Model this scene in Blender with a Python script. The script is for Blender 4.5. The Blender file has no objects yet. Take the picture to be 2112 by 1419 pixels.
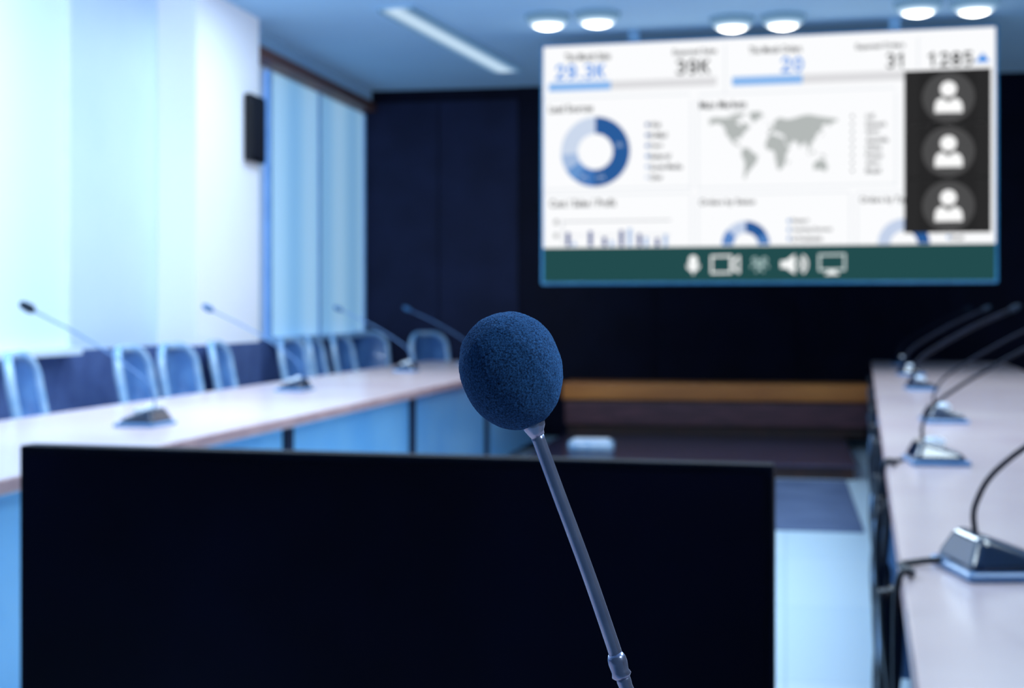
import bpy, math, random
from mathutils import Vector, Matrix, noise, geometry
random.seed(4)
scene = bpy.context.scene
COL = scene.collection
try:
    scene.view_settings.view_transform = 'Standard'
    scene.view_settings.look = 'None'
except Exception as e:
    print(e)

# ------------------------------------------------------------- camera model
F = 3000.0
TH = math.atan(0.188)
CS, SN = math.cos(TH), math.sin(TH)
CZ = 1.2
HOR = 640.0

def V(u, v, d):
    x = (u - 1056) / F
    return Vector(((x * CS - SN) * d, (x * SN + CS) * d, CZ - (v - HOR) / F * d))

cam_d = bpy.data.cameras.new('camera')
cam = bpy.data.objects.new('camera', cam_d)
COL.objects.link(cam)
cam.location = (0, 0, CZ)
cam.rotation_euler = (math.pi / 2, 0, TH)
cam_d.sensor_width = 36
cam_d.lens = F / 2112 * 36
cam_d.shift_y = -(709.5 - HOR) / 2112
cam_d.clip_start = 0.02
cam_d.dof.use_dof = True
cam_d.dof.focus_distance = 0.555
cam_d.dof.aperture_fstop = 15.0
scene.camera = cam

# ------------------------------------------------------------- materials
def lin(c):
    out = []
    for x in c:
        x /= 255.0
        out.append(x / 12.92 if x <= 0.04045 else ((x + 0.055) / 1.055) ** 2.4)
    return tuple(out) + (1,)

def mat(name, c, c2=None, rough=0.5, metal=0.0, spec=0.5, scale=8.0, bump=0.0, bscale=200.0, emis=0.0, ecol=None, coat=0.0, alpha=1.0, stretch=(1, 1, 1), trans=0.0):
    m = bpy.data.materials.new(name)
    m.use_nodes = True
    nt = m.node_tree
    b = nt.nodes['Principled BSDF']
    tc = nt.nodes.new('ShaderNodeTexCoord')
    mp = nt.nodes.new('ShaderNodeMapping')
    mp.inputs['Scale'].default_value = stretch
    nz = nt.nodes.new('ShaderNodeTexNoise')
    nz.inputs['Scale'].default_value = scale
    nz.inputs['Detail'].default_value = 4
    rp = nt.nodes.new('ShaderNodeValToRGB')
    c1 = lin(c)
    cc2 = lin(c2) if c2 else tuple(min(1, x * 0.88) for x in c1[:3]) + (1,)
    rp.color_ramp.elements[0].position = 0.35
    rp.color_ramp.elements[1].position = 0.65
    rp.color_ramp.elements[0].color = cc2
    rp.color_ramp.elements[1].color = c1
    nt.links.new(tc.outputs['Object'], mp.inputs['Vector'])
    nt.links.new(mp.outputs['Vector'], nz.inputs['Vector'])
    nt.links.new(nz.outputs['Fac'], rp.inputs['Fac'])
    nt.links.new(rp.outputs['Color'], b.inputs['Base Color'])
    b.inputs['Roughness'].default_value = rough
    b.inputs['Metallic'].default_value = metal
    b.inputs['Specular IOR Level'].default_value = spec
    b.inputs['Coat Weight'].default_value = coat
    b.inputs['Alpha'].default_value = alpha
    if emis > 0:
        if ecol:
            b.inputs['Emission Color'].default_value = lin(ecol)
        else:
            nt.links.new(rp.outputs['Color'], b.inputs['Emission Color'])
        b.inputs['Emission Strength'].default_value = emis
    if bump > 0:
        n2 = nt.nodes.new('ShaderNodeTexNoise')
        n2.inputs['Scale'].default_value = bscale
        n2.inputs['Detail'].default_value = 3
        bp = nt.nodes.new('ShaderNodeBump')
        bp.inputs['Strength'].default_value = bump
        bp.inputs['Distance'].default_value = 0.002
        nt.links.new(tc.outputs['Object'], n2.inputs['Vector'])
        nt.links.new(n2.outputs['Fac'], bp.inputs['Height'])
        nt.links.new(bp.outputs['Normal'], b.inputs['Normal'])
    return m

_em = {}
def emat(c, s=1.0):
    k = (tuple(c), s)
    if k in _em:
        return _em[k]
    m = bpy.data.materials.new('lit_pixels')
    m.use_nodes = True
    nt = m.node_tree
    nt.nodes.clear()
    o = nt.nodes.new('ShaderNodeOutputMaterial')
    e = nt.nodes.new('ShaderNodeEmission')
    e.inputs['Color'].default_value = lin(c)
    e.inputs['Strength'].default_value = s
    nt.links.new(e.outputs[0], o.inputs[0])
    _em[k] = m
    return m

def falloff_mat(name, axes, stops):
    """lamp emission with halo and soft edges painted in around the centre; stops: (distance, rgb, strength)"""
    m = bpy.data.materials.new(name); m.use_nodes = True
    nt = m.node_tree; nt.nodes.clear()
    o = nt.nodes.new('ShaderNodeOutputMaterial'); e = nt.nodes.new('ShaderNodeEmission')
    tc = nt.nodes.new('ShaderNodeTexCoord'); mp = nt.nodes.new('ShaderNodeMapping'); mp.inputs['Scale'].default_value = axes
    ln = nt.nodes.new('ShaderNodeVectorMath'); ln.operation = 'LENGTH'
    mr = nt.nodes.new('ShaderNodeMapRange'); mr.inputs['From Min'].default_value = 0; mr.inputs['From Max'].default_value = stops[-1][0]
    rp = nt.nodes.new('ShaderNodeValToRGB')
    els = rp.color_ramp.elements
    while len(els) < len(stops): els.new(0.5)
    mx = max(s[2] for s in stops)
    for el, (d, c, s) in zip(els, stops):
        el.position = d / stops[-1][0]
        el.color = tuple(x * s / mx for x in lin(c)[:3]) + (1,)
    e.inputs['Strength'].default_value = mx
    nt.links.new(tc.outputs['Object'], mp.inputs['Vector']); nt.links.new(mp.outputs['Vector'], ln.inputs[0])
    nt.links.new(ln.outputs['Value'], mr.inputs['Value']); nt.links.new(mr.outputs['Result'], rp.inputs['Fac'])
    nt.links.new(rp.outputs['Color'], e.inputs['Color']); nt.links.new(e.outputs[0], o.inputs[0])
    return m

def wave_mat(name, c, c2, scale, axis, emis, rough=0.7, dist=0.0, spec=0.3):
    m = bpy.data.materials.new(name)
    m.use_nodes = True
    nt = m.node_tree
    b = nt.nodes['Principled BSDF']
    tc = nt.nodes.new('ShaderNodeTexCoord')
    w = nt.nodes.new('ShaderNodeTexWave')
    w.bands_direction = axis
    w.inputs['Scale'].default_value = scale
    w.inputs['Distortion'].default_value = dist
    rp = nt.nodes.new('ShaderNodeValToRGB')
    rp.color_ramp.elements[0].color = lin(c)
    rp.color_ramp.elements[1].color = lin(c2)
    nt.links.new(tc.outputs['Object'], w.inputs['Vector'])
    nt.links.new(w.outputs['Fac'], rp.inputs['Fac'])
    nt.links.new(rp.outputs['Color'], b.inputs['Base Color'])
    b.inputs['Roughness'].default_value = rough
    b.inputs['Specular IOR Level'].default_value = spec
    if emis:
        nt.links.new(rp.outputs['Color'], b.inputs['Emission Color'])
        b.inputs['Emission Strength'].default_value = emis
    return m

# ------------------------------------------------------------- mesh builder
def smooth_path(pts, n=8):
    pts = [Vector(p) for p in pts]
    P = [pts[0] * 2 - pts[1]] + pts + [pts[-1] * 2 - pts[-2]]
    out = []
    for i in range(1, len(P) - 2):
        for k in range(n):
            t = k / n
            a, b, c, d = P[i - 1], P[i], P[i + 1], P[i + 2]
            out.append(0.5 * ((2 * b) + (c - a) * t + (2 * a - 5 * b + 4 * c - d) * t * t + (3 * b - a - 3 * c + d) * t ** 3))
    out.append(pts[-1])
    return out

class MB:
    def __init__(s):
        s.v = []; s.f = []; s.m = []; s.s = []
    def add(s, verts, faces, mi=0, smooth=False):
        o = len(s.v)
        s.v += [tuple(p) for p in verts]
        for f in faces:
            s.f.append([i + o for i in f]); s.m.append(mi); s.s.append(smooth)
        return s
    def box(s, x0, x1, y0, y1, z0, z1, mi=0):
        vs = [(x0, y0, z0), (x1, y0, z0), (x1, y1, z0), (x0, y1, z0), (x0, y0, z1), (x1, y0, z1), (x1, y1, z1), (x0, y1, z1)]
        return s.add(vs, [(0, 3, 2, 1), (4, 5, 6, 7), (0, 1, 5, 4), (1, 2, 6, 5), (2, 3, 7, 6), (3, 0, 4, 7)], mi)
    def hull8(s, vs, mi=0):
        return s.add(vs, [(0, 3, 2, 1), (4, 5, 6, 7), (0, 1, 5, 4), (1, 2, 6, 5), (2, 3, 7, 6), (3, 0, 4, 7)], mi)
    def tube(s, pts, r, seg=12, closed=False, mi=0):
        pts = [Vector(p) for p in pts]
        n = len(pts)
        if not isinstance(r, (list, tuple)):
            r = [r] * n
        T = []
        for i in range(n):
            if closed:
                t = pts[(i + 1) % n] - pts[i - 1]
            else:
                t = pts[min(i + 1, n - 1)] - pts[max(i - 1, 0)]
            if t.length < 1e-9: t = Vector((0, 0, 1))
            T.append(t.normalized())
        a = Vector((0, 0, 1)) if abs(T[0].z) < 0.9 else Vector((1, 0, 0))
        nrm = T[0].cross(a).normalized()
        vs = []
        for i in range(n):
            nrm = (nrm - T[i] * nrm.dot(T[i])).normalized()
            bn = T[i].cross(nrm)
            for k in range(seg):
                an = 2 * math.pi * k / seg
                vs.append(pts[i] + (nrm * math.cos(an) + bn * math.sin(an)) * r[i])
        fs = []
        for i in range(n if closed else n - 1):
            j = (i + 1) % n
            for k in range(seg):
                l = (k + 1) % seg
                fs.append((i * seg + k, i * seg + l, j * seg + l, j * seg + k))
        s.add(vs, fs, mi, True)
        if not closed:
            o = len(s.v) - len(vs)
            s.f.append([o + k for k in range(seg)][::-1]); s.m.append(mi); s.s.append(False)
            s.f.append([o + (n - 1) * seg + k for k in range(seg)]); s.m.append(mi); s.s.append(False)
        return s
    def cyl(s, p0, p1, r0, r1=None, seg=24, mi=0):
        return s.tube([p0, p1], [r0, r0 if r1 is None else r1], seg, False, mi)
    def ellip(s, c, R, seg=24, rings=14, mi=0, z0=-1.0, z1=1.0):
        c = Vector(c)
        vs = []; fs = []
        a0 = math.asin(z0); a1 = math.asin(z1)
        for i in range(rings + 1):
            a = a0 + (a1 - a0) * i / rings
            for k in range(seg):
                t = 2 * math.pi * k / seg
                vs.append((c.x + R[0] * math.cos(a) * math.cos(t), c.y + R[1] * math.cos(a) * math.sin(t), c.z + R[2] * math.sin(a)))
        for i in range(rings):
            for k in range(seg):
                l = (k + 1) % seg
                fs.append((i * seg + k, i * seg + l, (i + 1) * seg + l, (i + 1) * seg + k))
        return s.add(vs, fs, mi, True)
    def mesh(s, name, mats):
        me = bpy.data.meshes.new(name)
        me.from_pydata(s.v, [], s.f)
        for i, p in enumerate(me.polygons):
            p.material_index = s.m[i]; p.use_smooth = s.s[i]
        if not isinstance(mats, (list, tuple)): mats = [mats]
        for m in mats: me.materials.append(m)
        me.update()
        return me
    def make(s, name, mats, parent=None, bevel=0.0, sub=0, label=None, loc=None, seg=3):
        o = bpy.data.objects.new(name, s.mesh(name, mats))
        COL.objects.link(o)
        if parent: o.parent = parent
        if loc: o.location = loc
        if bevel:
            b = o.modifiers.new('bevel', 'BEVEL'); b.width = bevel; b.segments = seg; b.limit_method = 'ANGLE'
        if sub:
            b = o.modifiers.new('sub', 'SUBSURF'); b.levels = sub; b.render_levels = sub
        if label: o['label'] = label
        return o

def thing(name, label, cat, loc=(0, 0, 0), rz=0.0, group=None):
    e = bpy.data.objects.new(name, None)
    e.empty_display_size = 0.1
    COL.objects.link(e)
    e.location = loc
    e.rotation_euler = (0, 0, rz)
    e['label'] = label; e['category'] = cat
    if group: e['group'] = group
    return e

def copy_thing(root, loc, rz, label=None, skip=()):
    def rec(o, par):
        n = o.copy()
        COL.objects.link(n)
        if par is not None:
            n.parent = par
        for c in [x for x in o.children if x.name.split('.')[0] not in skip]:
            rec(c, n)
        return n
    n = rec(root, None)
    n.location = loc; n.rotation_euler = (0, 0, rz)
    if label: n['label'] = label
    return n

def struct(o):
    o['kind'] = 'structure'
    return o

# ------------------------------------------------------------- palette
M_wallwhite = mat('painted_wall', (206, 226, 246), (198, 220, 243), rough=0.8, emis=0.10, scale=1.0)  # slight emission added to brighten the wall
M_pillar = mat('painted_pillar', (234, 240, 252), (230, 237, 250), rough=0.8, emis=0.18, scale=1.0)  # emission makes the pillar brighter than the lamps alone would
M_wains = mat('wainscot_paint', (84, 106, 158), (72, 92, 144), rough=0.6)
M_dark = mat('dark_wall_panel', (13, 15, 38), (9, 10, 30), rough=0.6, spec=0.12, scale=3)
M_dark2 = mat('dark_wall_panel_light', (34, 40, 70), (28, 33, 60), rough=0.6, spec=0.15, scale=3)
M_ceil = mat('ceiling_paint', (162, 206, 240), (158, 202, 238), rough=0.8, scale=2, emis=0.07)  # faint emission lifts the ceiling, which is no light source
M_brown = mat('brown_wood', (140, 88, 72), (110, 68, 58), rough=0.5, scale=12, stretch=(1, 0.2, 4))
M_black = mat('black_plastic', (10, 12, 22), (7, 8, 16), rough=0.4, spec=0.3)
M_navy = mat('dark_navy_plastic', (16, 34, 68), (10, 26, 56), rough=0.2, spec=0.8, coat=0.6)
M_plate = mat('blue_base_plate', (120, 164, 212), (96, 142, 196), rough=0.2, spec=0.7)
M_neck = mat('blue_steel_gooseneck', (112, 154, 204), (92, 134, 188), rough=0.3, metal=0.3)
M_head = mat('dark_teal_foam', (14, 40, 62), (8, 28, 48), rough=0.8)
M_head2 = mat('mid_blue_foam', (66, 120, 168), (54, 104, 152), rough=0.8)
M_top = mat('pale_pinkish_laminate', (240, 216, 214), (228, 202, 204), rough=0.22, spec=0.6, scale=1.6)
M_edge = mat('pink_edge_band', (216, 170, 166), (196, 152, 152), rough=0.4, scale=10)
M_panel = mat('blue_modesty_panel', (150, 210, 250), (118, 188, 242), rough=0.3, scale=1.2)
M_panel2 = mat('deep_blue_modesty_panel', (30, 62, 112), (20, 46, 92), rough=0.35, scale=3)
M_leg = mat('dark_table_frame', (16, 30, 62), (10, 20, 46), rough=0.4)
M_chrome = mat('pale_metal', (200, 222, 245), (180, 205, 235), rough=0.2, metal=0.8)
M_chair = mat('blue_mesh_fabric', (96, 142, 200), (70, 114, 176), rough=0.35, scale=9, coat=0.4)
M_chairf = mat('pale_blue_frame', (188, 218, 246), (142, 188, 232), rough=0.2, spec=0.8, scale=10, coat=0.5)
M_cushion = mat('dark_blue_cushion', (38, 66, 120), (28, 52, 100), rough=0.7, scale=20, bump=0.2)

# ------------------------------------------------------------- room shell
XL, XR, YB, YF, ZC = -4.05, 4.6, 13.65, -1.2, 3.33
fm = bpy.data.materials.new('pale_floor_tiles'); fm.use_nodes = True
nt = fm.node_tree; b = nt.nodes['Principled BSDF']
tc = nt.nodes.new('ShaderNodeTexCoord'); br = nt.nodes.new('ShaderNodeTexBrick')
br.offset = 0.0
br.inputs['Scale'].default_value = 1.0
br.inputs['Brick Width'].default_value = 1.2
br.inputs['Row Height'].default_value = 1.2
br.inputs['Mortar Size'].default_value = 0.005
br.inputs['Color1'].default_value = lin((216, 238, 250))
br.inputs['Color2'].default_value = lin((206, 232, 248))
br.inputs['Mortar'].default_value = lin((182, 210, 236))
nt.links.new(tc.outputs['Object'], br.inputs['Vector'])
nt.links.new(br.outputs['Color'], b.inputs['Base Color'])
b.inputs['Roughness'].default_value = 0.3

struct(MB().box(XL - 0.1, XR + 0.1, YF, YB + 0.1, -0.1, 0).make('floor', fm))
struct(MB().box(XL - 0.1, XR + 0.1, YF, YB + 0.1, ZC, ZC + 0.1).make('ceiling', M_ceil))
wb = MB()
wb.box(XL - 0.1, XR + 0.1, YB, YB + 0.1, 0, ZC, 0)
xs = [XL, -3.28, -2.5, -1.2, 0.1, 1.4, 2.7, XR]
for i in range(len(xs) - 1):
    wb.box(xs[i] + 0.006, xs[i + 1] - 0.006, YB - 0.02, YB, 0, ZC if i > 1 else ZC - 0.12, 1 if i < 2 else 0)
struct(wb.make('wall_back', [M_dark, M_dark2]))
wl = MB()
wl.box(XL - 0.1, XL, YF, YB, 0.97, ZC, 0)
wl.box(XL - 0.1, XL + 0.02, YF, YB, 0, 0.97, 1)
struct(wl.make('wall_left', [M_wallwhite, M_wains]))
struct(MB().box(XR, XR + 0.1, YF, YB, 0, ZC).make('wall_right', M_dark))
pil = MB()
PX = -3.78
pil.box(XL + 0.001, PX, 8.95, 10.1, 0.97, ZC, 0)
pil.box(XL + 0.021, PX + 0.015, 8.935, 10.115, 0, 0.97, 1)
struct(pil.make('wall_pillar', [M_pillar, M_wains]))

M_blind = wave_mat('vertical_blind', (136, 190, 230), (168, 212, 242), 0.38, 'Y', 0.6)
M_blind2 = wave_mat('bright_blind', (196, 220, 240), (204, 226, 244), 0.3, 'Y', 0.34)
def window(n, y0, y1, m, fm_):
    w = MB()
    z0, z1 = 0.99, 3.1
    w.box(XL, XL + 0.03, y0, y1, z0, z1, 0)
    w.box(XL, XL + 0.05, y0, y0 + 0.04, z0, z1, 1)
    w.box(XL, XL + 0.05, y1 - 0.04, y1, z0, z1, 1)
    ym = (y0 + y1) / 2 - 0.05
    w.box(XL, XL + 0.04, ym - 0.03, ym + 0.03, z0, z1, 1)
    w.box(XL, XL + 0.12, y0, y1, z0 - 0.04, z0, 1)
    struct(w.make('window_%d' % n, [m, fm_]))
M_wframe = mat('window_frame_blue', (126, 172, 218), (114, 162, 210), rough=0.5, emis=0.2)  # emission brightens the frame as if daylight spilled on it
M_wframe2 = mat('window_frame_pale', (212, 228, 244), (206, 224, 242), rough=0.5, emis=0.2)  # same added emission on the pale frame
window(1, 10.95, 13.6, M_blind, M_wframe)
window(2, 3.6, 7.68, M_blind2, M_wframe2)
struct(MB().box(XL, XL + 0.14, 10.12, 13.63, 3.13, 3.21).make('trim_1', M_brown))
struct(MB().box(XL, XL + 0.10, 10.12, 13.63, 3.21, ZC).make('trim_2', M_ceil))

# ------------------------------------------------------------- wall speaker
sp = thing('wall_speaker', 'small black box loudspeaker mounted on the white pillar', 'speaker', (PX, 9.93, 2.26))
MB().box(0.01, 0.065, -0.16, 0.14, 0, 0.48).make('cabinet', M_black, sp, bevel=0.012)
MB().box(0.065, 0.072, -0.14, 0.12, 0.03, 0.45).make('grille', mat('speaker_grille', (20, 24, 38), (10, 12, 22), scale=200), sp)
MB().box(0.0, 0.01, -0.05, 0.05, 0.15, 0.33).make('bracket', M_black, sp)

# ------------------------------------------------------------- ceiling lights
M_lens = falloff_mat('downlight_glow_halo', (1, 1, 0), [(0, (255, 253, 246), 14.0), (0.08, (250, 250, 250), 7.0), (0.11, (210, 232, 250), 1.5), (0.14, (140, 186, 226), 0.75), (0.175, (96, 146, 194), 0.5)])  # outer stops paint a soft halo around the lamp
M_ring = mat('downlight_trim', (160, 204, 238), rough=0.6)
dl = None
def ceil_pt(u, v):
    d = (ZC - CZ) * F / (HOR - v)
    return V(u, v, d)
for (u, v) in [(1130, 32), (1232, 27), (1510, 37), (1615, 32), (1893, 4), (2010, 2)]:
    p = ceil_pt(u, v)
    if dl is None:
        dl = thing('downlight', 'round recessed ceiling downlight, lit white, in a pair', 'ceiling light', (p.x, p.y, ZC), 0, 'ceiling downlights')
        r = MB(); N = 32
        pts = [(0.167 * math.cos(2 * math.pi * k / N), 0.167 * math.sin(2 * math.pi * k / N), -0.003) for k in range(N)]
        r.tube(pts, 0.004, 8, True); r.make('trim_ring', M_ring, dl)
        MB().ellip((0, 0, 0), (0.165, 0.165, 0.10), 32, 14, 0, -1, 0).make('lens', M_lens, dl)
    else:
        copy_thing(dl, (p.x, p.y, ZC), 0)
a = ceil_pt(812, 12); b_ = ceil_pt(1048, 142)
dirv = (b_ - a); L = dirv.length
ls = thing('strip_light', 'long slim linear ceiling light fixture, glowing pale blue', 'ceiling light', ((a.x + b_.x) / 2, (a.y + b_.y) / 2, ZC), math.atan2(dirv.y, dirv.x) - math.pi / 2)
MB().box(-0.15, 0.15, -L / 2, L / 2, -0.012, 0).make('housing', M_ceil, ls, bevel=0.004)
MB().box(-0.13, 0.13, -L / 2 + 0.03, L / 2 - 0.03, -0.035, -0.012).make('diffuser', falloff_mat('strip_soft_glow', (1, 0, 0), [(0, (204, 228, 248), 1.05), (0.05, (186, 216, 242), 0.95), (0.1, (122, 166, 208), 0.75), (0.13, (96, 142, 188), 0.65)]), ls, bevel=0.006)  # soft glow edges painted across the diffuser width

# ------------------------------------------------------------- hanging display
BLp = V(1121, 582, 11.2); BRp = V(2053, 578, 10.4)
zb = (BLp.z + BRp.z) / 2
BLp.z = BRp.z = zb
Rx = (BRp - BLp).normalized(); W = (BRp - BLp).length
Nn = Vector((-Rx.y, Rx.x, 0))
O = (BLp + BRp) / 2
disp = thing('hanging_display', 'large wall display showing a sales dashboard and video call controls', 'screen', (O.x, O.y, O.z), math.atan2(Rx.y, Rx.x))
camp = Vector((0, 0, CZ))
def S(u, v):
    d = V(u, v, 1.0) - camp
    t = (O - camp).dot(Nn) / d.dot(Nn)
    p = camp + d * t - O
    return (p.dot(Rx), p.z)
Htop = (S(1121, 95)[1] + S(2053, 58)[1]) / 2
M_bezel = mat('teal_blue_bezel', (64, 140, 188), (52, 126, 176), rough=0.3, emis=0.10)  # emission paints the blue glow along the screen edge
MB().box(-W / 2 - 0.022, W / 2 + 0.022, 0.0, 0.09, -0.022, Htop + 0.018).make('housing', M_bezel, disp, bevel=0.015)
for sx in (-1.0, 0.92):
    mb = MB()
    mb.box(sx, sx + 0.08, 0.03, 0.07, Htop + 0.018, ZC - zb - 0.002)
    mb.make('ceiling_mount', M_ring, disp)

class Flat:
    def __init__(s):
        s.mb = MB(); s.mats = []
    def mi(s, c):
        m = emat(c)
        if m not in s.mats: s.mats.append(m)
        return s.mats.index(m)
    def polyab(s, ab, c, layer):
        y = -0.002 - 0.0015 * layer
        vs = [(a, y, b) for a, b in ab]
        tris = geometry.tessellate_polygon([[Vector((a, b, 0)) for a, b in ab]])
        s.mb.add(vs, [tuple(t) for t in tris], s.mi(c))
    def poly(s, px, c, layer):
        s.polyab([S(u, v) for u, v in px], c, layer)
    def rect(s, u0, v0, u1, v1, c, layer, slope=None):
        a0, b0 = S(u0, v0); a1, _ = S(u1, v0); _, b1 = S(u0, v1)
        s.polyab([(a0, b1), (a1, b1), (a1, b0), (a0, b0)], c, layer)
    def circ(s, u, v, r, c, layer, a0=0, a1=360, ri=0, n=48, ymax=None):
        ca, cb = S(u, v)
        k = (S(u, v)[1] - S(u, v + 10)[1]) / 10
        r *= k; ri *= k
        outer = []; inner = []
        st = max(3, int(n * abs(a1 - a0) / 360))
        for i in range(st + 1):
            t = math.radians(a0 + (a1 - a0) * i / st)
            outer.append((ca + r * math.sin(t), cb + r * math.cos(t)))
            inner.append((ca + ri * math.sin(t), cb + ri * math.cos(t)))
        y = -0.002 - 0.0015 * layer
        if ri > 0:
            vs = [(a, y, b) for a, b in outer + inner]; m = len(outer)
            s.mb.add(vs, [(i, i + 1, m + i + 1, m + i) for i in range(m - 1)], s.mi(c))
        else:
            vs = [(ca, y, cb)] + [(a, y, b) for a, b in outer]
            s.mb.add(vs, [(0, i + 1, i + 2) for i in range(len(outer) - 1)], s.mi(c))
    def line(s, px, w, c, layer):
        for (u0, v0), (u1, v1) in zip(px[:-1], px[1:]):
            a0, b0 = S(u0, v0); a1, b1 = S(u1, v1)
            k = (S(u0, v0)[1] - S(u0, v0 + 10)[1]) / 10 * w / 2
            d = Vector((a1 - a0, b1 - b0)); d.normalize(); n = Vector((-d.y, d.x)) * k; e = d * k * 0.8
            s.polyab([(a0 - n.x - e.x, b0 - n.y - e.y), (a1 - n.x + e.x, b1 - n.y + e.y), (a1 + n.x + e.x, b1 + n.y + e.y), (a0 + n.x - e.x, b0 + n.y - e.y)], c, layer)
    def text(s, body, uc, vc, w, h, c, layer, bold=0.0, sp=1.0):
        cu = bpy.data.curves.new('t', 'FONT'); cu.body = body; cu.offset = bold; cu.resolution_u = 4
        cu.space_character = sp
        ob = bpy.data.objects.new('t', cu); COL.objects.link(ob)
        bpy.context.view_layer.update()
        dg = bpy.context.evaluated_depsgraph_get()
        me = bpy.data.meshes.new_from_object(ob.evaluated_get(dg))
        xs = [v.co.x for v in me.vertices]; ys = [v.co.y for v in me.vertices]
        x0, x1, y0, y1 = min(xs), max(xs), min(ys), max(ys)
        ca, cb = S(uc, vc)
        ka = (S(uc + 10, vc)[0] - ca) / 10; kb = (cb - S(uc, vc + 10)[1]) / 10
        y = -0.002 - 0.0015 * layer
        vs = [(ca + ((v.co.x - x0) / (x1 - x0) - 0.5) * w * ka, y, cb + ((v.co.y - y0) / (y1 - y0) - 0.5) * h * kb) for v in me.vertices]
        s.mb.add(vs, [tuple(p.vertices) for p in me.polygons], s.mi(c))
        bpy.data.objects.remove(ob); bpy.data.curves.remove(cu); bpy.data.meshes.remove(me)
    GL = {
        '0': [[(0.5, 1), (0.15, 0.85), (0, 0.5), (0.15, 0.15), (0.5, 0), (0.85, 0.15), (1, 0.5), (0.85, 0.85), (0.5, 1)]],
        '1': [[(0.1, 0.78), (0.55, 1), (0.55, 0)]],
        '2': [[(0.03, 0.78), (0.2, 0.95), (0.5, 1), (0.85, 0.92), (0.92, 0.68), (0.75, 0.45), (0, 0), (1, 0)]],
        '3': [[(0.05, 0.92), (0.45, 1), (0.88, 0.9), (0.9, 0.65), (0.6, 0.53), (0.35, 0.53)], [(0.6, 0.53), (0.93, 0.4), (0.95, 0.15), (0.6, 0), (0.3, 0), (0.02, 0.08)]],
        '5': [[(0.9, 1), (0.15, 1), (0.1, 0.55), (0.5, 0.62), (0.95, 0.5), (0.98, 0.2), (0.6, 0), (0.02, 0.06)]],
        '8': [[(0.5, 1), (0.12, 0.9), (0.1, 0.65), (0.5, 0.53), (0.9, 0.65), (0.88, 0.9), (0.5, 1)], [(0.5, 0.53), (0.02, 0.35), (0.06, 0.08), (0.5, 0), (0.94, 0.08), (0.98, 0.35), (0.5, 0.53)]],
        '9': [[(0.95, 0.55), (0.6, 0.38), (0.2, 0.43), (0.02, 0.7), (0.2, 0.95), (0.55, 1), (0.9, 0.88), (1, 0.55), (0.85, 0.18), (0.5, 0), (0.12, 0.03)]],
        'K': [[(0.05, 1), (0.05, 0)], [(0.95, 1), (0.1, 0.45)], [(0.35, 0.6), (1, 0)]],
        '.': [[(0.3, 0.02), (0.7, 0.02)]],
    }
    def bold_figures(s, body, uc, vc, w, h, c, stroke=4.9):
        adv = [0.5 if ch == '.' else 1.0 for ch in body]
        unit = w / (sum(adv))
        x = uc - w / 2
        for chh, a in zip(body, adv):
            cell = unit * a
            gw = cell - 9.0 if chh != '.' else cell * 0.4
            gx = x + (cell - gw) / 2
            hh = h - stroke
            sl = -0.03
            for st in s.GL[chh]:
                s.line([(gx + px * gw, vc + hh / 2 - py * hh + sl * (gx + px * gw - uc)) for px, py in st], stroke, c, 3)
            x += cell
    def done(s, name, label):
        return s.mb.make(name, s.mats, disp, label=label)

WH = (252, 253, 255)
D = Flat()
D.polyab([(-W / 2, 0), (W / 2, 0), (W / 2, Htop), (-W / 2, Htop)], WH, 0)
GR = (30, 32, 38); BL = (0, 138, 232); DK = (6, 8, 10)
def sm(t, uc, vc, w, h=13, c=GR): D.text(t, uc, vc, w, h, c, 3, 0.022, 1.03)
sm('This Month Sales', 1212, 117, 94, 15)
D.bold_figures('29.3K', 1197, 148, 106, 31, BL)
sm('Expected Sales', 1433, 108, 90, 15)
D.bold_figures('39K', 1429, 138, 74, 31, DK)
D.rect(1132, 172, 1478, 190, (222, 222, 225), 2)
D.rect(1132, 172, 1260, 190, (140, 186, 240), 3)
sm('This Month Orders', 1599, 102, 108, 15)
D.bold_figures('20', 1634, 133, 50, 31, BL)
sm('Expected Orders', 1815, 96, 100, 15)
D.bold_figures('31', 1848, 125, 44, 31, DK)
D.rect(1510, 159, 1870, 178, (222, 222, 225), 2)
D.rect(1510, 159, 1655, 178, (140, 186, 240), 3)
D.bold_figures('1285', 1960, 122, 98, 30, DK)
D.poly([(2011, 129), (2042, 128), (2027, 109)], BL, 3)
LG = (232, 236, 241)
for (u0, v0, u1, v1) in [(1494, 92, 1497, 190), (1892, 76, 1895, 142), (1424, 205, 1427, 392), (1438, 204, 1441, 392), (1846, 190, 1849, 385), (1424, 402, 1427, 506), (1438, 402, 1441, 506), (1752, 398, 1755, 506), (1766, 398, 1769, 506),
                         (1125, 203, 1424, 206), (1440, 194, 1848, 197), (1125, 390, 1424, 393), (1440, 386, 1848, 389), (1125, 402, 1424, 405), (1440, 400, 1752, 403), (1768, 396, 1862, 399)]:
    D.rect(u0, v0, u1, v1, LG, 1)
sm('Lead Sources', 1178, 224, 90, 16)
for a0, a1, c in [(0, 182, (42, 92, 156)), (182, 214, (66, 118, 186)), (214, 238, (104, 150, 208)), (238, 266, (166, 190, 226)), (266, 360, (204, 217, 238))]:
    D.circ(1228, 313, 72, c, 2, a0, a1, 37, 90)
D.text('50%', 1278, 299, 14, 8, (190, 210, 235), 3)
D.text('9%', 1205, 366, 14, 8, (190, 210, 235), 3)
D.text('10%', 1240, 366, 16, 8, (190, 210, 235), 3)
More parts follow.
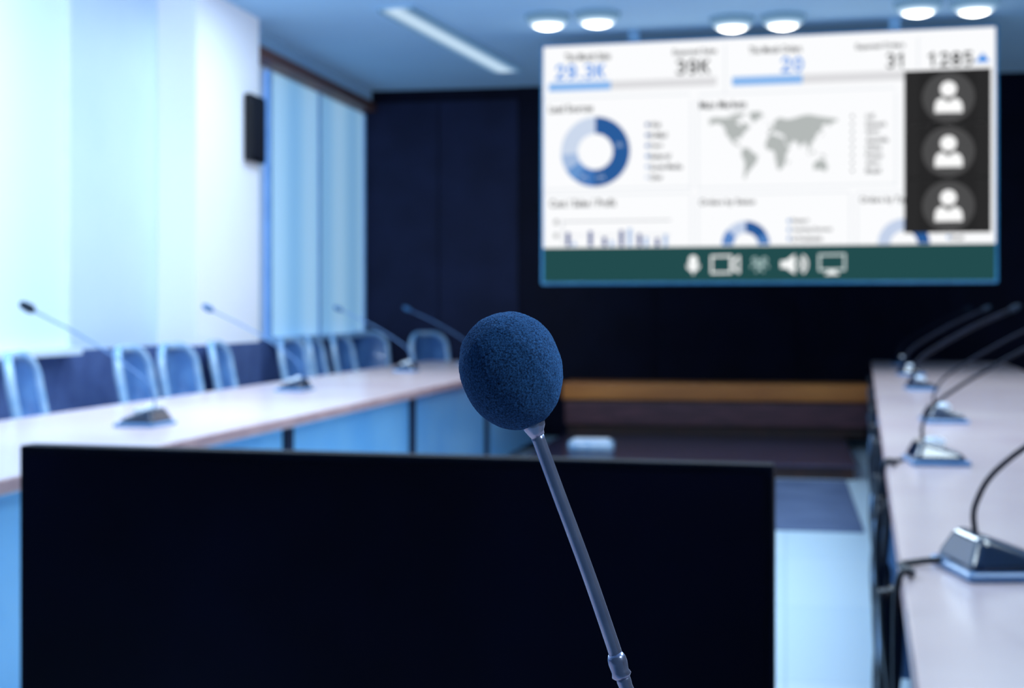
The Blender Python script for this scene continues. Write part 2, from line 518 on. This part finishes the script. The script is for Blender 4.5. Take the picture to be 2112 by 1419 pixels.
for i, (t, w, c) in enumerate([('Web', 22, (42, 92, 156)), ('E-Mail', 34, (60, 110, 175)), ('Organic', 26, (66, 118, 186)), ('Referral', 42, (104, 150, 208)), ('Social Media', 66, (166, 190, 226)), ('Other', 26, (204, 217, 238))]):
    v = 257.5 + i * 21.6
    D.rect(1332, v - 4, 1339, v + 4, c, 3)
    sm(t, 1341 + w / 2, v, w, 12)
sm('Main Markets', 1491, 216, 96, 16)
CT = [
 [(-168,66),(-156,71),(-125,70),(-95,72),(-82,68),(-95,60),(-82,55),(-79,52),(-78,62),(-65,58),(-56,52),(-66,45),(-75,38),(-81,31),(-81,25),(-84,30),(-97,27),(-97,20),(-88,21),(-84,11),(-79,8),(-92,15),(-105,20),(-113,30),(-123,38),(-124,48),(-135,58),(-152,59),(-165,55)],
 [(-55,82),(-30,83),(-20,75),(-40,65),(-45,60),(-53,66),(-60,76)],
 [(-120,74),(-90,80),(-70,80),(-75,72),(-100,73)],
 [(-78,9),(-62,10),(-50,1),(-35,-6),(-40,-20),(-48,-26),(-58,-36),(-65,-42),(-70,-54),(-74,-48),(-71,-30),(-71,-18),(-80,-5)],
 [(-6,35),(10,37),(20,32),(32,31),(43,12),(51,11),(40,-5),(40,-16),(33,-27),(26,-34),(18,-33),(12,-16),(9,0),(5,5),(-8,5),(-17,15),(-10,28)],
 [(-9,37),(-9,43),(-1,44),(-3,48),(8,54),(10,58),(5,60),(12,66),(25,71),(40,67),(60,69),(75,73),(100,77),(130,73),(160,70),(180,68),(178,63),(163,60),(157,52),(150,59),(137,54),(140,48),(128,40),(122,38),(121,30),(110,21),(108,12),(103,10),(103,2),(98,10),(92,22),(80,14),(77,8),(72,20),(60,25),(55,18),(45,13),(36,28),(35,36),(27,37),(22,40),(18,41),(14,45),(16,38),(10,44),(3,42),(0,38)],
 [(114,-22),(130,-12),(137,-15),(142,-11),(153,-27),(148,-38),(138,-34),(125,-33),(115,-34)],
 [(96,5),(104,-1),(106,-6),(101,-3)], [(109,1),(117,6),(118,0),(114,-4)], [(132,-2),(141,-3),(150,-9),(138,-8)],
 [(130,32),(140,36),(143,44),(137,37)], [(-5,50),(1,52),(-3,58),(-6,56)], [(44,-17),(50,-14),(47,-25)], [(167,-46),(174,-42),(178,-38),(173,-43)], [(-22,64),(-14,65),(-18,66.5)]]
for pl in CT:
    D.poly([(1462 + (lo + 168) / 348 * 266, 230 + (83 - la) / 138 * 142) for lo, la in pl], (180, 185, 184), 2)
for i, (t, w) in enumerate([('U.K.', 20), ('Denmark', 42), ('Spain', 28), ('Australia', 46), ('China', 32), ('France', 34), ('Japan', 28), ('Brazil', 30)]):
    v = 240 + i * 16
    D.circ(1758, v, 3, (130, 134, 140), 3, n=16)
    sm(t, 1786 + w / 2, v, w, 11)
sm('Cost / Sales / Profit', 1202, 419, 136, 16)
D.rect(1160, 456, 1384, 458.5, (180, 184, 190), 2)
D.rect(1160, 485, 1384, 487, (226, 229, 234), 2)
D.rect(1160, 452, 1162, 507, (200, 204, 210), 2)
D.text('2K', 1148, 458, 10, 10, GR, 3, 0.03); D.text('1K', 1148, 486, 10, 10, GR, 3, 0.03)
for u, v, c in [(1172, 480, 0), (1218, 477, 0), (1247, 489, 0), (1282, 475, 0), (1319, 482, 0), (1356, 491, 0), (1299, 471, 1), (1262, 496, 1), (1333, 489, 1), (1373, 484, 1), (1184, 499, 1)]:
    D.rect(u - 4, v, u + 4, 508, [(10, 58, 138), (160, 188, 228)][c], 3)
sm('Orders by Status', 1500, 418, 114, 16)
for a0, a1, c in [(-90, -50, (90, 135, 200)), (-50, 0, (196, 210, 235)), (0, 60, (42, 92, 156)), (60, 90, (80, 128, 190))]:
    D.circ(1538, 505, 49, c, 2, a0, a1, 25, 90)
for i, (t, w) in enumerate([('Reject', 34), ('Awaiting Payment', 82), ('In Production', 62)]):
    v = 456 + i * 18
    D.rect(1624, v - 3.5, 1631, v + 3.5, (100, 150, 210), 3)
    sm(t, 1634 + w / 2, v, w, 11)
sm('Orders by Type', 1826, 413, 104, 16)
for a0, a1, c in [(-90, 0, (196, 210, 235)), (0, 60, (42, 92, 156)), (60, 90, (42, 92, 156))]:
    D.circ(1864, 503, 52, c, 2, a0, a1, 27, 90)
D.rect(1953, 486, 1959, 493, (100, 150, 210), 3)
sm('Email', 1974, 490, 26, 10)
D.done('dashboard_page', 'white sales dashboard page with donut charts and world map')

Pn = Flat()
for i in range(3):
    v0 = 143 + i * 112.0; v1 = v0 + 112.0
    a0, b0 = S(1865, v0 + 4); a1, _ = S(2044, v0); _, b1 = S(1865, v1 + (3 if i < 2 else 2))
    n = 6
    for k in range(n):
        g = 34 + int(9 * abs(k - 2.5) / 2.5)
        aa = a0 + (a1 - a0) * k / n; ab = a0 + (a1 - a0) * (k + 1) / n
        Pn.polyab([(aa, b1), (ab, b1), (ab, b0), (aa, b0)], (g, g, g + 1), 4)
    vc = 201 + i * 112
    Pn.rect(1865, v1 + 1, 2044, v1 + 4, (26, 26, 27), 5) if i < 2 else None
    Pn.circ(1956, vc, 52, (76, 76, 77), 5)
    Pn.circ(1956, vc - 17, 16, (255, 255, 255), 6)
    Pn.poly([(1928, vc + 32), (1928, vc + 16), (1932, vc + 6), (1942, vc + 1), (1956, vc + 10), (1970, vc + 1), (1980, vc + 6), (1985, vc + 15), (1985, vc + 31)], (255, 255, 255), 6)
Pn.done('participant_panel', 'dark column of three white person icons')

T = Flat()
a1 = W / 2; bt = (S(1121, 510)[1] + S(2050, 504)[1]) / 2
T.polyab([(-a1, 0), (a1, 0), (a1, bt), (-a1, bt)], (34, 76, 78), 4)
IW = (250, 252, 252)
T.circ(1430, 536, 9, IW, 5); T.rect(1421, 536, 1439, 550, IW, 5); T.circ(1430, 549, 9, IW, 5)
T.circ(1430, 546, 14, IW, 5, 90, 270, 11); T.rect(1428, 558, 1432, 566, IW, 5)
T.line([(1468, 529), (1508, 528), (1508, 562), (1468, 563), (1468, 529)], 4, IW, 5)
T.line([(1511, 541), (1524, 529), (1524, 562), (1511, 551), (1511, 541)], 4, IW, 5)
FG = (170, 196, 196)
for du, dv in [(-10, -9), (10, -9), (0, -2)]:
    T.circ(1567 + du, 545 + dv, 6, FG, 5, 0, 360, 3, 30)
for du, dv in [(-10, 8), (10, 8), (0, 17)]:
    T.circ(1567 + du, 545 + dv, 9, FG, 5, -90, 90, 6, 30)
T.poly([(1610, 538), (1621, 538), (1640, 524), (1640, 566), (1621, 553), (1610, 553)], IW, 5)
T.circ(1640, 545, 11, IW, 5, 40, 140, 8); T.circ(1640, 545, 18, IW, 5, 38, 142, 14); T.circ(1640, 545, 26, IW, 5, 40, 140, 21.5)
T.line([(1690, 526), (1742, 525), (1742, 556), (1690, 557), (1690, 526)], 4, (210, 224, 224), 5)
T.rect(1708, 558, 1724, 566, IW, 5); T.rect(1702, 563, 1730, 567, IW, 5)
T.done('call_toolbar', 'dark green toolbar with white call control icons')

# ------------------------------------------------------------- tables
def table(name, label, loc, rz, x0, x1, y0, y1, inner, legs, ztop=0.75, mp=None):
    mp = mp or M_panel
    t = thing(name, label, 'table', loc, rz)
    th = 0.045
    m = MB(); m.box(x0, x1, y0, y1, ztop - th, ztop, 0)
    o = m.make('tabletop', [M_top, M_edge], t, bevel=0.008)
    for p in o.data.polygons:
        if abs(p.normal.z) < 0.5: p.material_index = 1
    s = 1 if inner > (x0 + x1) / 2 else -1
    xi = inner - s * 0.05
    for i, y in enumerate(legs):
        m = MB(); m.box(min(xi, xi - s * 0.06), max(xi, xi - s * 0.06), y - 0.045, y + 0.045, 0, ztop - th)
        m.box(min(xi, xi - s * (x1 - x0 - 0.15)), max(xi, xi - s * (x1 - x0 - 0.15)), y - 0.03, y + 0.03, 0.0, 0.05)
        xo = xi - s * (x1 - x0 - 0.15)
        m.box(min(xo, xo + s * 0.06), max(xo, xo + s * 0.06), y - 0.03, y + 0.03, 0.05, ztop - th)
        m.make('leg', M_leg, t, bevel=0.006)
        if i + 1 < len(legs):
            y2 = legs[i + 1]
            xa = xi - s * 0.02; xb = xi - s * 0.04
            MB().box(min(xa, xb), max(xa, xb), y + 0.05, y2 - 0.05, 0.08, ztop - th - 0.01).make('modesty_panel', mp, t, bevel=0.004)
    return t
table('conference_table', 'long pale-topped conference table with blue modesty panels along the window side', (0, 0, 0), 0, -3.15, -2.05, 1.75, 12.7, -2.05, [1.85, 3.9, 6.0, 8.13, 10.25, 12.4])
RA = math.atan(0.052)
RT = Vector((0.06 + 0.052 * 1.15, 1.15, 0))
rt = table('conference_table', 'long pale-topped conference table with cables hanging off its dark-framed edge', tuple(RT), -RA, 0, 1.1, 0, 12.1, 0, [0.1, 2.0, 3.9, 5.8, 7.7, 9.6, 11.5, 12.0], mp=M_panel2)
table('head_table', 'pale conference table carrying the upright foam-covered microphone', (0, 0, 0), 0, -1.6, 1.3, 0.32, 1.04, 1.3, [0.4, 0.98])
def RTp(lx, ly, z=0.75):
    c, s = math.cos(-RA), math.sin(-RA)
    return Vector((RT.x + lx * c - ly * s, RT.y + lx * s + ly * c, z))
M_cable = mat('black_cable', (8, 14, 30), rough=0.4)
M_socket = mat('pale_blue_socket_box', (150, 190, 232), (120, 165, 215), rough=0.3)
for ly in (1.5, 2.7, 3.3, 4.6, 5.3, 6.6, 7.3, 8.8, 10.2):
    m = MB()
    for j in range(3):
        pts = [(-0.014 - 0.014 * math.sin(z * 9 + j * 2 + ly), ly + 0.06 * j + 0.045 * math.sin(z * 6 + j + ly * 3), z) for z in [0.70 - 0.69 * q / 10 for q in range(11)]]
        m.tube(smooth_path(pts, 3), 0.010, 8)
    m.make('cable_bundle', M_cable, rt)
    MB().box(-0.035, 0.045, ly + 0.14, ly + 0.32, 0.42 + 0.1 * math.sin(ly * 5), 0.54 + 0.1 * math.sin(ly * 5)).make('socket_box', M_socket, rt, bevel=0.008)

# ------------------------------------------------------------- chairs
ch = thing('office_chair', 'blue mesh-back office chair with pale frame behind the long table', 'chair', (0, 0, 0), 0, 'office chairs along the conference table')
def rrect(w, h, r, n=8):
    out = []
    for cx, cy, a0 in [(w - r, h - r, 0), (-w + r, h - r, 90), (-w + r, -h + r, 180), (w - r, -h + r, 270)]:
        for k in range(n + 1):
            a = math.radians(a0 + 90 * k / n)
            out.append((cx + r * math.cos(a), cy + r * math.sin(a)))
    return out
def backpt(x, z):
    return (x, -0.22 - 0.10 * (z - 0.5) / 0.5 + 1.3 * x * x + 0.5 * (z - 0.74) ** 2, z)
pts = [backpt(x, 0.74 + z) for x, z in rrect(0.215, 0.24, 0.13)]
MB().tube(pts, 0.025, 12, True).make('backrest_frame', M_chairf, ch, label='pale blue backrest frame')
bm = MB(); nx, nz = 12, 14; vs = []
for j in range(nz + 1):
    for i in range(nx + 1):
        z = -0.235 + 0.47 * j / nz
        wl_ = 0.21
        if abs(z) > 0.11:
            wl_ = 0.085 + math.sqrt(max(0.0001, 0.13 ** 2 - (abs(z) - 0.11) ** 2)) - 0.005
        vs.append(backpt(-wl_ + 2 * wl_ * i / nx, 0.74 + z))
bm.add(vs, [(j * (nx + 1) + i, j * (nx + 1) + i + 1, (j + 1) * (nx + 1) + i + 1, (j + 1) * (nx + 1) + i) for j in range(nz) for i in range(nx)], 0, True)
o = bm.make('backrest', M_chair, ch); sd = o.modifiers.new('s', 'SOLIDIFY'); sd.thickness = 0.008
MB().box(-0.235, 0.235, -0.19, 0.24, 0.42, 0.49).make('seat', M_cushion, ch, bevel=0.03)
MB().tube(smooth_path([(0, -0.05, 0.41), (0, -0.2, 0.42), (0, -0.25, 0.5), (0, -0.25, 0.62)]), 0.02, 8).make('back_support', M_chairf, ch)
for s in (-1, 1):
    MB().tube(smooth_path([(s * 0.2, 0.05, 0.42), (s * 0.245, 0.05, 0.46), (s * 0.245, 0.03, 0.62), (s * 0.24, -0.08, 0.65), (s * 0.24, 0.16, 0.65)]), 0.014, 8).make('armrest', M_chairf, ch)
MB().cyl((0, 0, 0.1), (0, 0, 0.42), 0.028).make('column', M_chrome, ch)
sb = MB()
for k in range(5):
    a = 2 * math.pi * k / 5 + math.pi / 2
    sb.tube([(0, 0, 0.12), (0.22 * math.cos(a), 0.22 * math.sin(a), 0.075)], [0.03, 0.018], 8)
sb.make('star_base', M_chrome, ch)
for k in range(5):
    a = 2 * math.pi * k / 5 + math.pi / 2
    x, y = 0.22 * math.cos(a), 0.22 * math.sin(a)
    MB().cyl((x - 0.02 * math.sin(a), y + 0.02 * math.cos(a), 0.03), (x + 0.02 * math.sin(a), y - 0.02 * math.cos(a), 0.03), 0.03, seg=16).make('caster', M_black, ch)
def at_x(u, X):
    x = (u - 1056) / F
    d = X / (x * CS - SN)
    return Vector((X, d * (x * SN + CS), 0))
cl = [(60, -3.42, 12), (280, -3.42, 2), (368, -3.42, -5), (462, -3.42, 8), (604, -3.42, -6), (656, -3.42, 6), (708, -3.42, -3)]
first = True
for u, X, da in cl:
    p = at_x(u, X - 0.22); p.x = X
    rz = -math.pi / 2 + math.radians(da)
    if first:
        ch.location = p; ch.rotation_euler = (0, 0, rz); first = False
    else:
        copy_thing(ch, p, rz)
for x, y, da in [(-3.76, 13.12, 40), (-3.10, 13.12, 54)]:
    copy_thing(ch, (x, y, 0), math.pi + math.radians(da), 'blue mesh-back office chair turned sideways against the dark wall')

# ------------------------------------------------------------- table microphones
M_light = mat('pale_glow_plastic', (215, 232, 250), rough=0.2, spec=0.8, emis=0.3)  # emission stands in for bright highlights on the parts using it
mic = thing('table_microphone', 'dark gooseneck conference microphone on a rounded wedge base on the table', 'microphone', (0, 0, 0), 0, 'gooseneck microphones on the tables')
bs = MB()
bs.hull8([(-0.1, -0.08, 0.012), (0.1, -0.08, 0.012), (0.1, 0.08, 0.012), (-0.1, 0.08, 0.012), (-0.065, -0.05, 0.075), (0.065, -0.05, 0.075), (0.08, 0.06, 0.035), (-0.08, 0.06, 0.035)])
bs.make('base', M_navy, mic, bevel=0.026, seg=6)
MB().box(-0.104, 0.104, -0.084, 0.084, 0, 0.016).make('base_plate', M_plate, mic, bevel=0.007, label='pale blue base plate')
MB().box(-0.05, -0.005, -0.03, 0.03, 0.05, 0.069).make('button', M_light, mic, bevel=0.006, label='pale glowing button painting the highlight on the base')
MB().cyl((0.032, -0.012, 0.045), (0.032, -0.012, 0.08), 0.026, 0.02).make('highlight_dome', M_light, mic)  # pale glowing dome stands in for a highlight on the base
sp_ = smooth_path([(0, -0.035, 0.05), (0, -0.035, 0.12), (0, 0.03, 0.2), (0, 0.26, 0.34), (0, 0.49, 0.45)])
MB().tube(sp_, 0.0040, 8).make('gooseneck', M_neck, mic)
d_ = Vector((0, 0.2, 0.1)).normalized(); e_ = Vector((0, 0.49, 0.45))
headm = MB().tube([e_ - d_ * 0.01, e_, e_ + d_ * 0.01, e_ + d_ * 0.03, e_ + d_ * 0.055, e_ + d_ * 0.065], [0.007, 0.014, 0.018, 0.019, 0.015, 0.005], 14)
headm.make('microphone_head', M_head, mic)
def on_z(u, v, z):
    return V(u, v, (CZ - z) * F / (v - HOR))
spots = []
for i, (u, v) in enumerate([(300, 878), (608, 806), (838, 766), (965, 751)]):
    p = on_z(u, v, 0.75)
    p.x = max(min(p.x, -2.2), -2.95)
    spots.append((p, math.pi / 2 + 0.05 * (i - 1)))
mic.location = spots[0][0]; mic.rotation_euler = (0, 0, spots[0][1])
head2 = headm.mesh('microphone_head', M_head2)
for p, r in spots[1:]:
    c_ = copy_thing(mic, p, r, 'gooseneck conference microphone with mid-blue head on a rounded wedge base')
    for q in c_.children:
        if q.name.startswith('microphone_head'): q.data = head2
M_neck2 = mat('black_steel_gooseneck', (10, 20, 44), (6, 14, 34), rough=0.5, spec=0.2)
thick = MB().tube(sp_, 0.0125, 10).mesh('gooseneck', M_neck2)
thin = MB().tube(sp_, 0.0052, 10).mesh('gooseneck', M_neck2)
def dark_neck(root, me):
    for c in root.children:
        if c.name.startswith('gooseneck'): c.data = me
for (lx, ly, r, me) in [(0.25, 4.95, -1.5, thin), (0.25, 7.4, -1.5, thick), (0.25, 9.3, -1.45, thick), (0.25, 11.2, -1.45, thick)]:
    p = RTp(lx, ly); dark_neck(copy_thing(mic, p, r), me)
def cable_on_table(pts):
    o = MB().tube(smooth_path(pts, 10), 0.006, 8).make('microphone_cable', M_cable)
    o['label'] = 'black cable running from a microphone base over the table edge'
    o['category'] = 'cable'; o['group'] = 'microphone cables'
p = on_z(1930, 955, 0.75); m2 = copy_thing(mic, p, -1.5, 'gooseneck microphone with its cable running over the table edge')
dark_neck(m2, thin)
def edge_x(y): return RT.x + 0.052 * (y - RT.y)
ex = edge_x(p.y)
cable_on_table([(p.x - 0.095, p.y - 0.01, 0.758), (p.x - 0.15, p.y - 0.05, 0.757), (ex + 0.02, p.y - 0.12, 0.757), (ex - 0.014, p.y - 0.14, 0.74), (ex - 0.016, p.y - 0.15, 0.4), (ex - 0.014, p.y - 0.1, 0.05)])
p = on_z(2055, 1180, 0.75); m3 = copy_thing(mic, p, -1.35, 'dark gooseneck microphone with a thick cable looping off the table edge', skip=('highlight_dome', 'button'))
dark_neck(m3, thin)
ex = edge_x(p.y)
cable_on_table([(p.x - 0.09, p.y + 0.02, 0.765), (p.x - 0.125, p.y + 0.03, 0.759), (p.x - 0.16, p.y - 0.0, 0.757), (ex + 0.014, p.y - 0.08, 0.757), (ex - 0.014, p.y - 0.12, 0.735), (ex - 0.018, p.y - 0.16, 0.45), (ex - 0.014, p.y - 0.12, 0.05)])

# ------------------------------------------------------------- stage, bench, rug
M_stage = mat('grey_stage_top', (66, 62, 88), (48, 44, 66), rough=0.25, scale=5, stretch=(0.4, 3, 1))
M_riser = mat('dark_riser', (54, 24, 18), (34, 16, 16), rough=0.5)
st = thing('stage_platform', 'low dark brown platform beneath the display', 'platform', (-0.62, 10.55, 0))
MB().box(-1.3, 1.1, 0, 3.05, 0, 0.085).make('riser', M_riser, st)
MB().box(-1.32, 1.12, -0.02, 3.05, 0.085, 0.1).make('deck', M_stage, st, bevel=0.005)
M_honey = mat('honey_wood', (226, 142, 66), (176, 100, 44), rough=0.35, scale=0.9, stretch=(0.8, 1, 6))
M_plum = mat('plum_wood', (108, 68, 76), (72, 46, 56), rough=0.35, scale=6, stretch=(0.6, 1, 8))
bc = thing('low_bench', 'long low wooden bench with honey-coloured band against the dark wall', 'bench', (-0.63, 12.78, 0.1))
MB().box(-1.28, 1.3, 0.06, 0.5, 0, 0.09).make('plinth', M_riser, bc)
MB().box(-1.3, 1.32, 0.02, 0.52, 0.09, 0.29).make('front_panel', M_plum, bc, bevel=0.006)
MB().box(-1.3, 1.32, 0.04, 0.5, 0.29, 0.31).make('shadow_gap', M_riser, bc)
MB().box(-1.32, 1.34, 0, 0.54, 0.31, 0.46).make('seat_board', M_honey, bc, bevel=0.01, label='honey-coloured wooden board')
rg = MB().box(-1.85, 0.42, 8.05, 10.45, 0, 0.008).make('carpet_runner', mat('slate_carpet', (86, 104, 138), (70, 88, 122), rough=0.9, scale=2.5, bump=0.3), bevel=0.004)
rg['label'] = 'slate-grey flat carpet between the two long tables'; rg['category'] = 'carpet'
bx = thing('floor_box', 'small white plastic box on the low platform', 'box', tuple(V(1220, 932, 11.35).xy) + (0.1,), 0.05)
MB().box(-0.18, 0.18, -0.08, 0.08, 0, 0.09).make('body', M_chairf, bx, bevel=0.03)
MB().box(-0.14, 0.14, -0.06, 0.06, 0.09, 0.1).make('lid', M_light, bx, bevel=0.004)

# ------------------------------------------------------------- television in front
TL = V(40, 918, 2.52); TR = V(1595, 960, 2.19)
tc_ = (TL + TR) / 2; dv = TR - TL; TW = Vector((dv.x, dv.y)).length
tv = thing('television', 'large black flat television standing low on a floor stand', 'television', (tc_.x, tc_.y, 0), math.atan2(dv.y, dv.x))
zt = (TL.z + TR.z) / 2
M_tvs = mat('black_glass', (14, 16, 40), (2, 2, 12), rough=0.35, spec=0.08, scale=1.3)
M_tvb = mat('black_bezel', (8, 14, 34), (5, 9, 26), rough=0.6, spec=0.1)
MB().box(-TW / 2, TW / 2, 0, 0.045, zt - 0.74, zt).make('housing', M_tvb, tv, bevel=0.004)
MB().box(-TW / 2 + 0.012, TW / 2 - 0.012, -0.003, 0.0, zt - 0.72, zt - 0.014).make('screen', M_tvs, tv)
MB().box(-0.3, 0.3, 0.045, 0.09, zt - 0.6, zt - 0.2).make('rear_mount', M_tvb, tv, bevel=0.006)
for s in (-1, 1):
    MB().box(s * 0.22 - 0.025, s * 0.22 + 0.025, 0.09, 0.13, 0.03, zt - 0.25).make('post', M_black, tv, bevel=0.004)
MB().box(-0.42, 0.42, -0.12, 0.34, 0, 0.03).make('foot_plate', M_black, tv, bevel=0.006)

# ------------------------------------------------------------- hero microphone
DM = 0.57
bw = V(1840, 2950, DM)
hero = thing('gooseneck_microphone', 'slim upright gooseneck microphone with a fuzzy blue foam windscreen', 'microphone', (bw.x, bw.y, 0.75), TH)
def HL(u, v, dd=0.0):
    w = V(u, v, DM + dd) - Vector((bw.x, bw.y, 0.75))
    return Matrix.Rotation(-TH, 4, 'Z') @ w
k = DM / F
M_foam = bpy.data.materials.new('blue_foam'); M_foam.use_nodes = True
nt = M_foam.node_tree; b = nt.nodes['Principled BSDF']
tc = nt.nodes.new('ShaderNodeTexCoord')
n1 = nt.nodes.new('ShaderNodeTexNoise'); n1.inputs['Scale'].default_value = 1300; n1.inputs['Detail'].default_value = 6
n1.inputs['Roughness'].default_value = 0.75
rp = nt.nodes.new('ShaderNodeValToRGB')
rp.color_ramp.elements[0].position = 0.40; rp.color_ramp.elements[1].position = 0.66
rp.color_ramp.elements[0].color = lin((4, 18, 46)); rp.color_ramp.elements[1].color = lin((56, 112, 172))
nt.links.new(tc.outputs['Object'], n1.inputs['Vector']); nt.links.new(n1.outputs['Fac'], rp.inputs['Fac']); nt.links.new(rp.outputs['Color'], b.inputs['Base Color'])
bp = nt.nodes.new('ShaderNodeBump'); bp.inputs['Strength'].default_value = 1.0; bp.inputs['Distance'].default_value = 0.0006
nt.links.new(n1.outputs['Fac'], bp.inputs['Height']); nt.links.new(bp.outputs['Normal'], b.inputs['Normal'])
b.inputs['Roughness'].default_value = 0.9; b.inputs['Specular IOR Level'].default_value = 0.12
b.inputs['Sheen Weight'].default_value = 0.45; b.inputs['Sheen Tint'].default_value = lin((90, 150, 220))
fo = MB()
seg, rings = 320, 240
ra, rb = 105 * k, 122 * k
vs = []; fs = []
for i in range(rings + 1):
    ph = -math.pi / 2 + math.pi * i / rings
    for j in range(seg):
        t = 2 * math.pi * j / seg
        cz_ = math.copysign(abs(math.sin(ph)) ** 0.94, math.sin(ph)); cr = math.cos(ph) ** 0.93 if math.cos(ph) > 1e-6 else 0
        n_ = Vector((cr * math.cos(t), cr * math.sin(t), cz_))
        taper = 1.0 - 0.05 * (-cz_ if cz_ < 0 else 0) + 0.02 * cz_
        disp_ = 0.00008 * noise.noise(n_ * 22) + 0.00024 * noise.noise(n_ * 48) + 0.0003 * noise.noise(n_ * 4)
        vs.append(Vector((n_.x * ra * taper, n_.y * ra * taper, n_.z * rb)) + n_ * disp_)
for i in range(rings):
    for j in range(seg):
        l = (j + 1) % seg
        fs.append((i * seg + j, i * seg + l, (i + 1) * seg + l, (i + 1) * seg + j))
rotm = Matrix.Rotation(math.radians(-17), 4, 'Y')
cc = HL(1055, 765)
fo.add([cc + rotm @ v for v in vs], fs, 0, True)
fo.make('foam_windscreen', M_foam, hero, label='fuzzy deep blue foam windscreen')
M_stem = mat('grey_blue_metal', (160, 168, 196), (142, 152, 184), rough=0.27, metal=0.8, spec=0.6, scale=60)
MB().tube([HL(1094, 850), HL(1100, 873), HL(1102, 882), HL(1106, 893), HL(1110, 900)], [21 * k, 24 * k, 23 * k, 17 * k, 15 * k], 28).make('collar', M_stem, hero)
MB().tube(smooth_path([HL(1106, 893), HL(1150, 1013), HL(1212, 1180), HL(1262, 1325), HL(1270, 1352)]), [14 * k] * 33, 28).make('stem', M_stem, hero)
MB().tube([HL(1268, 1348), HL(1271, 1356), HL(1274, 1366), HL(1279, 1384), HL(1282, 1392), HL(1284, 1398)], [15 * k, 19 * k, 20 * k, 18 * k, 21 * k, 16 * k], 28).make('joint_ring', M_stem, hero)
pts = smooth_path([HL(1282, 1390), HL(1340, 1560), HL(1480, 1960), HL(1660, 2450), HL(1780, 2790), Vector((0, 0, 0.05))], 12)
gr = [(14 + 1.2 * (i % 2)) * k for i in range(len(pts))]
MB().tube(pts, gr, 20).make('flexible_neck', M_stem, hero)
hb = MB(); hb.hull8([(-0.06, -0.08, 0), (0.06, -0.08, 0), (0.06, 0.07, 0), (-0.06, 0.07, 0), (-0.045, -0.06, 0.035), (0.045, -0.06, 0.035), (0.045, 0.05, 0.055), (-0.045, 0.05, 0.055)])
hb.make('base', M_navy, hero, bevel=0.008)

# ------------------------------------------------------------- lights
def area(name, loc, size, sy, e, col, target=None):
    l = bpy.data.lights.new(name, 'AREA'); l.shape = 'RECTANGLE'; l.size = size; l.size_y = sy
    l.energy = e; l.color = col
    o = bpy.data.objects.new(name, l); COL.objects.link(o); o.location = loc
    if target:
        o.rotation_euler = (Vector(target) - Vector(loc)).to_track_quat('-Z', 'Y').to_euler()
    return o
def spot(name, loc, target, e, col, ang, rad):
    l = bpy.data.lights.new(name, 'SPOT'); l.energy = e; l.color = col; l.spot_size = math.radians(ang); l.spot_blend = 0.6; l.shadow_soft_size = rad
    o = bpy.data.objects.new(name, l); COL.objects.link(o); o.location = loc
    o.rotation_euler = (Vector(target) - Vector(loc)).to_track_quat('-Z', 'Y').to_euler()
LC = (0.73, 0.89, 1.0)
for i, (x, y, e) in enumerate([(-2.6, 2.5, 42), (-2.6, 6.0, 60), (-2.4, 9.0, 50), (1.2, 2.6, 38), (1.2, 5.5, 38), (1.4, 8.8, 36), (-0.6, 6.0, 36)]):
    area('overhead_fill', (x, y, ZC - 0.03), 1.2, 0.6, e, LC)  # added area lamps without fixtures, out of view, to light the room
area('wall_wash_fill', (-1.6, 5.2, 3.2), 1.0, 0.3, 36, (0.84, 0.94, 1.0), (-4.05, 9.0, 2.0))  # added lamp with no fixture, brightens left wall and pillar
spot('key_spot', (1.4, 0.0, 2.5), (-0.1, 0.56, 1.13), 110, (0.75, 0.88, 1.0), 16, 0.08)  # added unseen spot, lights the foam from the upper right
spot('rim_spot', (0.9, 1.6, 2.5), (-0.1, 0.56, 1.13), 130, (0.6, 0.8, 1.0), 16, 0.08)  # added unseen spot for a bright rim on the foam
spot('rim_spot', (-1.2, 1.7, 2.1), (-0.08, 0.56, 1.1), 40, (0.5, 0.75, 1.0), 16, 0.08)  # second added spot, rims the foam from the left
w = bpy.data.worlds.new('world'); scene.world = w; w.use_nodes = True
bg = w.node_tree.nodes['Background']
bg.inputs['Color'].default_value = (0.18, 0.44, 0.8, 1); bg.inputs['Strength'].default_value = 0.14
